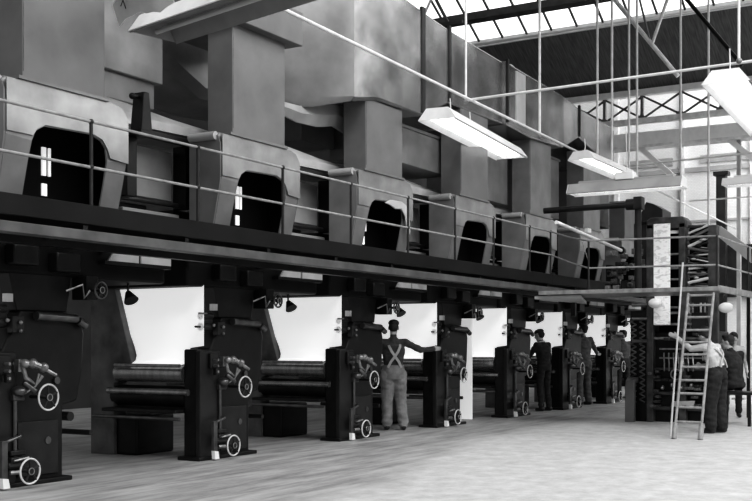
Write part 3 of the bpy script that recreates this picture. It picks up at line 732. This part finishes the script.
# marked white sheet lying over the near lamp
def sheet():
    g = G(); rings = []
    for k in range(9):
        a = k / 8
        x = 8.63 - .028 * k; y = -.28 - a * .95; z = 4.86 + .05 * math.sin(a * 6) + .06 * a
        rings.append([(x, y, z - .12 + .02 * (k % 2)), (x - .1, y, z + .08 + .03 * math.sin(k * 2.1)), (x - .105, y, z + .08 + .03 * math.sin(k * 2.1)), (x - .006, y, z - .12 + .02 * (k % 2))])
    g.loft(rings)
    o = tag(g.obj('marked_sheet', 'white'), 'crumpled white sheet with dark pen marks above the near lamp', 'sheet')
    G().tube([(8.50, -.42, 4.9), (8.48, -.47, 4.95), (8.49, -.5, 4.86)], .006, 6).tube([(8.40, -.8, 4.98), (8.39, -.84, 4.88), (8.38, -.9, 4.99), (8.37, -.94, 4.9)], .007, 6).obj('pen_mark', 'iron', o)
    return o
sheet()

# ------------------------------------------------------------------ people
def seg_dist(p, a, b):
    ab = b - a; t = max(0, min(1, (p - a).dot(ab) / max(ab.length_squared, 1e-9)))
    return (p - (a + ab * t)).length
def person(label, loc, face_deg, J, mats, voxel=.011, hair='short', straps=False, cap=False, scale=1., extras=None, legr=1., name='person'):
    """J: joints in local space, +y forward, +x the person's right, z up. mats: top, bottom, (sleeve), names."""
    top, bottom, sleeve = mats
    ms = ['skin', top, bottom, 'shoe', sleeve]
    g = G(); caps = []
    def cap_(a, b, ra, rb, mi, seg=14):
        a, b = V3(a), V3(b)
        g.cyl(a, b, ra, seg, rb); g.ball(a, ra, u=12, v=8); g.ball(b, rb, u=12, v=8)
        caps.append((a, b, (ra + rb) / 2, mi))
    j = {k: V3(v) for k, v in J.items()}
    pel, chest, neck, head = j['pelvis'], j['chest'], j['neck'], j['head']
    lat = (j['shR'] - j['shL']).normalized(); hl = (j['hipR'] - j['hipL']).normalized()
    def oval(c, lx, fy, l, up):
        fw = up.cross(l).normalized()
        return [c + l * lx * math.cos(2 * math.pi * i / 20) + fw * fy * math.sin(2 * math.pi * i / 20) for i in range(20)]
    up1 = (chest - pel).normalized(); up2 = (neck - chest).normalized()
    fw = up1.cross(lat)
    S_ = [(pel - up1 * .09, .15, .115, hl, up1), (pel, .178, .135, hl, up1), (pel + (chest - pel) * .42, .155, .118, lat, up1),
          (pel + (chest - pel) * .75, .172, .128, lat, up1), (chest, .19, .13, lat, up1), (chest + (neck - chest) * .45, .185, .115, lat, up2),
          (chest + (neck - chest) * .75, .13, .09, lat, up2), (neck, .065, .065, lat, up2)]
    g.loft([oval(c, a, b, l, u) for c, a, b, l, u in S_])
    caps.append((pel - up1 * .05, pel + up1 * .06, .15, 2)); caps.append((pel + (chest - pel) * .45, chest, .14, 1)); caps.append((chest, neck - up2 * .06, .12, 1))
    for s in 'LR':
        cap_(chest + (neck - chest) * .5 + (j['sh' + s] - chest).normalized() * .05, j['sh' + s], .07, .066, 1)
        cap_(j['sh' + s], j['el' + s], .062, .048, 4)
        cap_(j['el' + s], j['wr' + s], .046, .034, 0 if mats[2] == 'bare' else 4)
        cap_(j['hip' + s], j['kn' + s], .092 * legr, .07 * legr, 2)
        cap_(j['kn' + s], j['an' + s] + V3((0, 0, .03)), .067 * legr, .062 * legr, 2)
        # shoe
        an = j['an' + s]; td = J.get('toe' + s, (0, 1, 0)); td = V3(td).normalized()
        cap_(an + V3((0, 0, -.035)) - td * .04, an + td * .13 + V3((0, 0, -.05)), .045, .038, 3)
        # hand: palm, four bent fingers, thumb
        wr = j['wr' + s]; hd = V3(J.get('hand' + s, (wr - j['el' + s]))).normalized()
        side = V3(J.get('palm' + s, (1 if s == 'R' else -1, 0, 0)))     # direction the thumb points
        side = (side - hd * side.dot(hd)).normalized(); nrm = hd.cross(side).normalized()
        if s == 'L': nrm = -nrm
        cen = wr + hd * .05
        rot = Matrix((side, nrm, hd)).transposed()
        g.ball(cen, .04, .017, .052, rot, 12, 8); caps.append((wr + hd * .02, wr + hd * .09, .03, 0))
        for k in range(4):
            off = side * (.028 - k * .0185); ln = (.032, .037, .034, .026)[k]
            a = wr + hd * .088 + off; b = a + (hd * .85 + nrm * .5).normalized() * ln; c_ = b + (hd * .45 + nrm * .85).normalized() * ln * .8
            cap_(a - hd * .02, b, .0098, .0092, 0, 8); cap_(b, c_, .0092, .008, 0, 8)
        a = wr + hd * .025 + side * .03; b = a + (side * .75 + hd * .65).normalized() * .036; c_ = b + (hd + nrm * .4).normalized() * .028
        cap_(a, b, .013, .011, 0, 8); cap_(b, c_, .011, .009, 0, 8)
    # neck and head
    look = V3(J.get('look', (0, 1, 0))).normalized(); hup = (head - neck).normalized(); hup = (hup - look * hup.dot(look)).normalized()
    rx = look.cross(hup).normalized(); HR = Matrix((rx, look, hup)).transposed()
    cap_(neck - up2 * .03, head - hup * .03, .056, .054, 0)
    H = lambda x, y, z: head + rx * x + look * y + hup * z
    g.ball(H(0, -.01, .035), .077, .097, .098, HR, 18, 12); g.ball(H(0, .025, -.035), .06, .07, .075, HR, 16, 10)
    g.ball(H(0, .07, -.085), .03, .026, .024, HR, 10, 8)
    g.cyl(H(0, .085, .03), H(0, .115, -.015), .01, 8, .017); g.ball(H(0, .108, -.018), .017, .015, .012, HR, 8, 6)
    for s in (-1, 1):
        g.ball(H(s * .078, -.005, .0), .012, .022, .034, HR, 10, 8)
        g.ball(H(s * .032, .078, .035), .025, .018, .01, HR, 8, 6)
    caps.append((H(0, 0, -.06), H(0, 0, .06), .08, 0))
    me = bpy.data.meshes.new('tmp'); g.bm.to_mesh(me); g.bm.free()
    tmp = bpy.data.objects.new('tmp', me); C.objects.link(tmp)
    md = tmp.modifiers.new('r', 'REMESH'); md.mode = 'VOXEL'; md.voxel_size = voxel; md.use_smooth_shade = True
    sm = tmp.modifiers.new('s', 'SMOOTH'); sm.factor = .5; sm.iterations = 3
    dg = bpy.context.evaluated_depsgraph_get(); dg.update()
    nm = bpy.data.meshes.new_from_object(tmp.evaluated_get(dg))
    bpy.data.objects.remove(tmp)
    nm.name = name
    nm.materials.clear()
    for x in ms: nm.materials.append(M['skin' if x == 'bare' else x])
    # nearest body segment for every vertex and face; cloth folds only where clothed
    from mathutils import noise
    import numpy as np
    A = np.array([c[0] for c in caps]); B = np.array([c[1] for c in caps]); Rr = np.array([c[2] for c in caps]); MI = np.array([c[3] for c in caps])
    def nearest(P):
        best = np.full(len(P), 1e9); idx = np.zeros(len(P), int)
        for k in range(len(A)):
            ab = B[k] - A[k]; t = np.clip(((P - A[k]) @ ab) / max(ab @ ab, 1e-9), 0, 1)
            dd = np.linalg.norm(P - (A[k] + t[:, None] * ab), axis=1) - Rr[k]
            m_ = dd < best; best[m_] = dd[m_]; idx[m_] = MI[k]
        return idx
    n_v = len(nm.vertices); co_ = np.empty(n_v * 3); nm.vertices.foreach_get('co', co_); P = co_.reshape(-1, 3)
    mv = nearest(P)
    for v in nm.vertices:
        if mv[v.index] in (1, 2, 4) and ms[mv[v.index]] != 'bare' and v.co.z < head.z - .2:
            v.co += v.normal * noise.noise(V3((v.co.x * 9, v.co.y * 9, v.co.z * 17))) * .013
    n_p = len(nm.polygons); ce = np.empty(n_p * 3); nm.polygons.foreach_get('center', ce)
    nm.polygons.foreach_set('material_index', nearest(ce.reshape(-1, 3)).astype('i')); nm.polygons.foreach_set('use_smooth', [True] * n_p)
    o = bpy.data.objects.new(name, nm); C.objects.link(o)
    o.location = loc; o.rotation_euler = (0, 0, R(face_deg - 90)); o.scale = (scale,) * 3
    tag(o, label, 'person')
    # hair / cap
    if cap:
        h = G(); h.ball(H(0, -.012, .085), .09, .108, .06, HR, 20, 10); h.ball(H(0, .095, .065), .06, .05, .012, HR, 14, 8)
        h.obj('cap', 'hair', o)
        h = G(); h.ball(H(0, -.035, .02), .083, .085, .085, HR, 18, 12); h.obj('hair', 'hair', o)
    else:
        h = G(); h.ball(H(0, -.025, .052), .088, .103, .095, HR, 20, 14); h.ball(H(0, .04, .115), .06, .05, .035, HR, 12, 8); h.ball(H(0, -.06, -.005), .07, .05, .06, HR, 12, 8)
        h.obj('hair', 'hair', o)
    for s in (-1, 1): G().ball(H(s * .031, .083, .012), .0105, .007, .007, HR, 8, 6).obj('eye', 'hair', o)
    G().ball(H(0, .09, -.052), .022, .006, .004, HR, 8, 6).obj('mouth', 'mid', o)
    if straps:
        # crossed braces over the back: strips following the torso surface
        bk = lambda lx, k, d: (pel + (chest - pel) * k if k <= 1 else chest + (neck - chest) * (k - 1)) + lat * lx - fw * d
        fr = lambda lx, k, d: (pel + (chest - pel) * k if k <= 1 else chest + (neck - chest) * (k - 1)) + lat * lx + fw * d
        for s in (-1, 1):
            pts = [bk(-s * .11, .28, .122), bk(-s * .06, .6, .142), bk(0, .85, .152), bk(s * .05, 1.1, .15), bk(s * .085, 1.4, .13), bk(s * .1, 1.62, .06), bk(s * .1, 1.6, -.03), fr(s * .1, 1.3, .12), fr(s * .09, .9, .15)]
            rings = []
            for i, q in enumerate(pts):
                dd = (pts[min(i + 1, len(pts) - 1)] - pts[max(0, i - 1)]).normalized()
                nn = (q - (pel + (chest - pel) * .8)); nn = (nn - dd * nn.dot(dd)).normalized(); ss = dd.cross(nn)
                rings.append([q + ss * .02 + nn * .004, q - ss * .02 + nn * .004, q - ss * .02 - nn * .012, q + ss * .02 - nn * .012])
            G().loft(rings).obj('brace', 'strap', o)
    if extras: extras(o, H, HR, lat, fw, pel, chest, neck)
    return o

STAND = dict(pelvis=(0, 0, .93), chest=(0, -.01, 1.25), neck=(0, 0, 1.48), head=(0, .03, 1.62),
  shR=(.185, -.01, 1.42), shL=(-.185, -.01, 1.42), elR=(.24, -.03, 1.13), elL=(-.24, -.03, 1.13), wrR=(.25, .08, .88), wrL=(-.25, .08, .88),
  hipR=(.095, 0, .9), hipL=(-.095, 0, .9), knR=(.11, .02, .5), knL=(-.11, .02, .5), anR=(.12, -.03, .09), anL=(-.12, -.03, .09),
  handR=(0, .1, -1), handL=(0, .1, -1), palmR=(0, 1, 0), palmL=(0, 1, 0))
def pose(**k): d_ = dict(STAND); d_.update(k); return d_

# worker in overalls, back to the camera, right arm out to the fourth frame
person('worker in pale overalls with crossed braces, back turned, reaching right', (15.5, .3, 0), 38,
  pose(elR=(.46, .06, 1.30), wrR=(.70, .2, 1.31), handR=(.8, .6, .1), palmR=(0, 0, 1), shR=(.2, .0, 1.42),
       elL=(-.27, .06, 1.15), wrL=(-.2, .24, 1.05), handL=(.3, 1, -.1), palmL=(0, 0, 1), look=(.15, 1, -.15), head=(.01, .04, 1.65), neck=(0, 0, 1.5),
       knR=(.12, .03, .5), anR=(.16, -.04, .09), knL=(-.1, .02, .5), anL=(-.1, .02, .09)),
  ('shirtd', 'overall', 'shirtd'), .0085, cap=True, straps=True, legr=1.42, scale=1.0,
  extras=lambda o, H, HR, lat, fw, pel, chest, neck: (
     G().loft([[pel + (chest - pel) * k + lat * (a * math.cos(t)) + fw * (b * math.sin(t)) for t in [2 * math.pi * i / 24 for i in range(24)]] for k, a, b in ((-.3, .2, .155), (.0, .2, .158), (.25, .18, .142), (.4, .172, .135))]).obj('overall_waist', 'overall', o)))
# man in dark clothes and cap
person('worker in black clothes and dark cap beside the fifth press frame', (21.5, .1, 0), 70,
  pose(chest=(0, .03, 1.23), neck=(0, .07, 1.44), head=(-.01, .12, 1.57), shR=(.18, .05, 1.38), shL=(-.18, .05, 1.38),
       elR=(.27, .1, 1.08), wrR=(.22, .3, 1.0), handR=(-.2, 1, 0), elL=(-.25, .2, 1.12), wrL=(-.14, .42, 1.12), handL=(.2, 1, 0), palmR=(0, 0, 1), palmL=(0, 0, 1), look=(-.3, .9, -.3)),
  ('suit', 'suit', 'suit'), .012, cap=True,
  extras=lambda o, H, HR, lat, fw, pel, chest, neck: G().torus(neck + V3((0, 0, .0)), (0, .3, 1), .066, .016, 18, 6).obj('collar', 'white', o))
# bare-headed man with arm out
person('bare-headed worker in grey overalls with one arm held out to the right', (24.15, .2, 0), 60,
  pose(elR=(.38, .08, 1.22), wrR=(.55, .2, 1.12), handR=(.8, .4, -.2), palmR=(0, 0, 1), elL=(-.25, .08, 1.15), wrL=(-.2, .3, 1.1), handL=(.2, 1, 0), palmL=(0, 0, 1), look=(-.4, .9, 0)),
  ('mid', 'mid', 'mid'), .012, legr=1.25, scale=1.06)
person('farthest worker, in dark clothes, just left of the folder', (27.2, .25, 0), 40,
  pose(elL=(-.27, .1, 1.15), wrL=(-.2, .32, 1.12), handL=(.2, 1, 0), palmL=(0, 0, 1), look=(-.5, .8, -.1)),
  ('mid', 'suit', 'mid'), .013, legr=1.1)
# man behind the ladder working at the folder
def glad(o, H, HR, lat, fw, pel, chest, neck): pass
person('worker in light shirt and dark trousers reaching through behind the ladder', (17.5, -4.37, 0), 80,
  pose(pelvis=(.02, -.02, .93), chest=(0, .05, 1.2), neck=(0, .12, 1.40), head=(-.02, .19, 1.53), shR=(.18, .07, 1.34), shL=(-.18, .09, 1.35),
       elL=(-.28, .3, 1.32), wrL=(-.34, .5, 1.5), handL=(-.2, 1, .5), palmL=(0, 0, 1), elR=(.2, .03, 1.08), wrR=(.05, .26, 1.05), handR=(-.3, .9, -.1), palmR=(0, 0, 1),
       look=(.35, .9, -.3), anR=(.11, -.04, .09), knR=(.12, .0, .5), anL=(-.1, .05, .09), knL=(-.1, .05, .5)),
  ('shirtl', 'suit', 'bare'), .010, legr=1.45, straps=True)
# seated man in black with another man behind
person('seated man in a black coat seen from behind at the right edge', (19.5, -4.22, 0), 62,
  pose(pelvis=(0, 0, .72), chest=(0, .04, 1.04), neck=(0, .1, 1.28), head=(-.02, .16, 1.42), shR=(.2, .06, 1.22), shL=(-.2, .06, 1.22),
       elR=(.28, .15, .95), wrR=(.14, .38, .88), elL=(-.28, .15, .95), wrL=(-.14, .38, .88), handR=(-.2, 1, 0), handL=(.2, 1, 0), palmR=(0, 0, 1), palmL=(0, 0, 1),
       hipR=(.1, 0, .7), hipL=(-.1, 0, .7), knR=(.14, .42, .66), knL=(-.14, .42, .66), anR=(.14, .44, .2), anL=(-.14, .42, .2), look=(-.5, .9, -.1)),
  ('suit', 'suit', 'suit'), .012, legr=1.1)
person('worker in a pale shirt half hidden between the ladder man and the seated man', (21.5, -3.72, 0), 200,
  pose(chest=(0, .05, 1.2), neck=(0, .1, 1.36), head=(0, .15, 1.48), shR=(.17, .05, 1.3), shL=(-.17, .05, 1.3), look=(0, 1, -.3)),
  ('shirtl', 'suit', 'shirtl'), .014)

# ------------------------------------------------------------------ light
wd = bpy.data.worlds.new('sky'); bpy.context.scene.world = wd; wd.use_nodes = True
bg = wd.node_tree.nodes['Background']; bg.inputs[0].default_value = (1, 1, 1, 1); bg.inputs[1].default_value = .4
def area(name, loc, tgt, sx, sy, e):
    l = bpy.data.lights.new(name, 'AREA'); l.shape = 'RECTANGLE'; l.size = sx; l.size_y = sy; l.energy = e
    o = bpy.data.objects.new(name, l); C.objects.link(o); o.location = loc
    o.rotation_euler = (V3(tgt) - V3(loc)).to_track_quat('-Z', 'Y').to_euler(); return o
area('added_fill', (9, -9, 10.5), (12, -2, 2), 10, 8, 1000)  # added soft lamp above the aisle, no visible source
area('added_fill', (20, -12, 9.5), (20, -3, 0), 12, 5, 800)  # second added soft lamp, from the open aisle side
area('added_fill', (31.6, -4, 8.8), (36, -2, 4.5), 4, 16, 1000)  # unseen lamp added to brighten the end wall
area('added_fill', (31, -3, 7.6), (31, -3, 12), 5, 12, 350)  # unseen lamp aimed upward, added to brighten the far roof bay
sn = bpy.data.lights.new('sun', 'SUN'); sn.energy = 1.0; sn.angle = R(20)
so = bpy.data.objects.new('sun', sn); C.objects.link(so); so.rotation_euler = V3((.55, .5, -.75)).to_track_quat('-Z', 'Y').to_euler()

# ------------------------------------------------------------------ camera
cam = bpy.data.cameras.new('camera'); co = bpy.data.objects.new('camera', cam); C.objects.link(co)
co.location = (0, -8.505, 1.38)
cam.sensor_width = 36; cam.lens = 36 * 1100 / 752
fwd = V3((1100, 648, 0)).normalized()
co.rotation_euler = fwd.to_track_quat('-Z', 'Y').to_euler()
cam.shift_y = (345 - 250.5) / 752
cam.clip_end = 200
bpy.context.scene.camera = co
vs = bpy.context.scene.view_settings
vs.view_transform = 'Standard'; vs.look = 'Medium High Contrast'; vs.exposure = 0
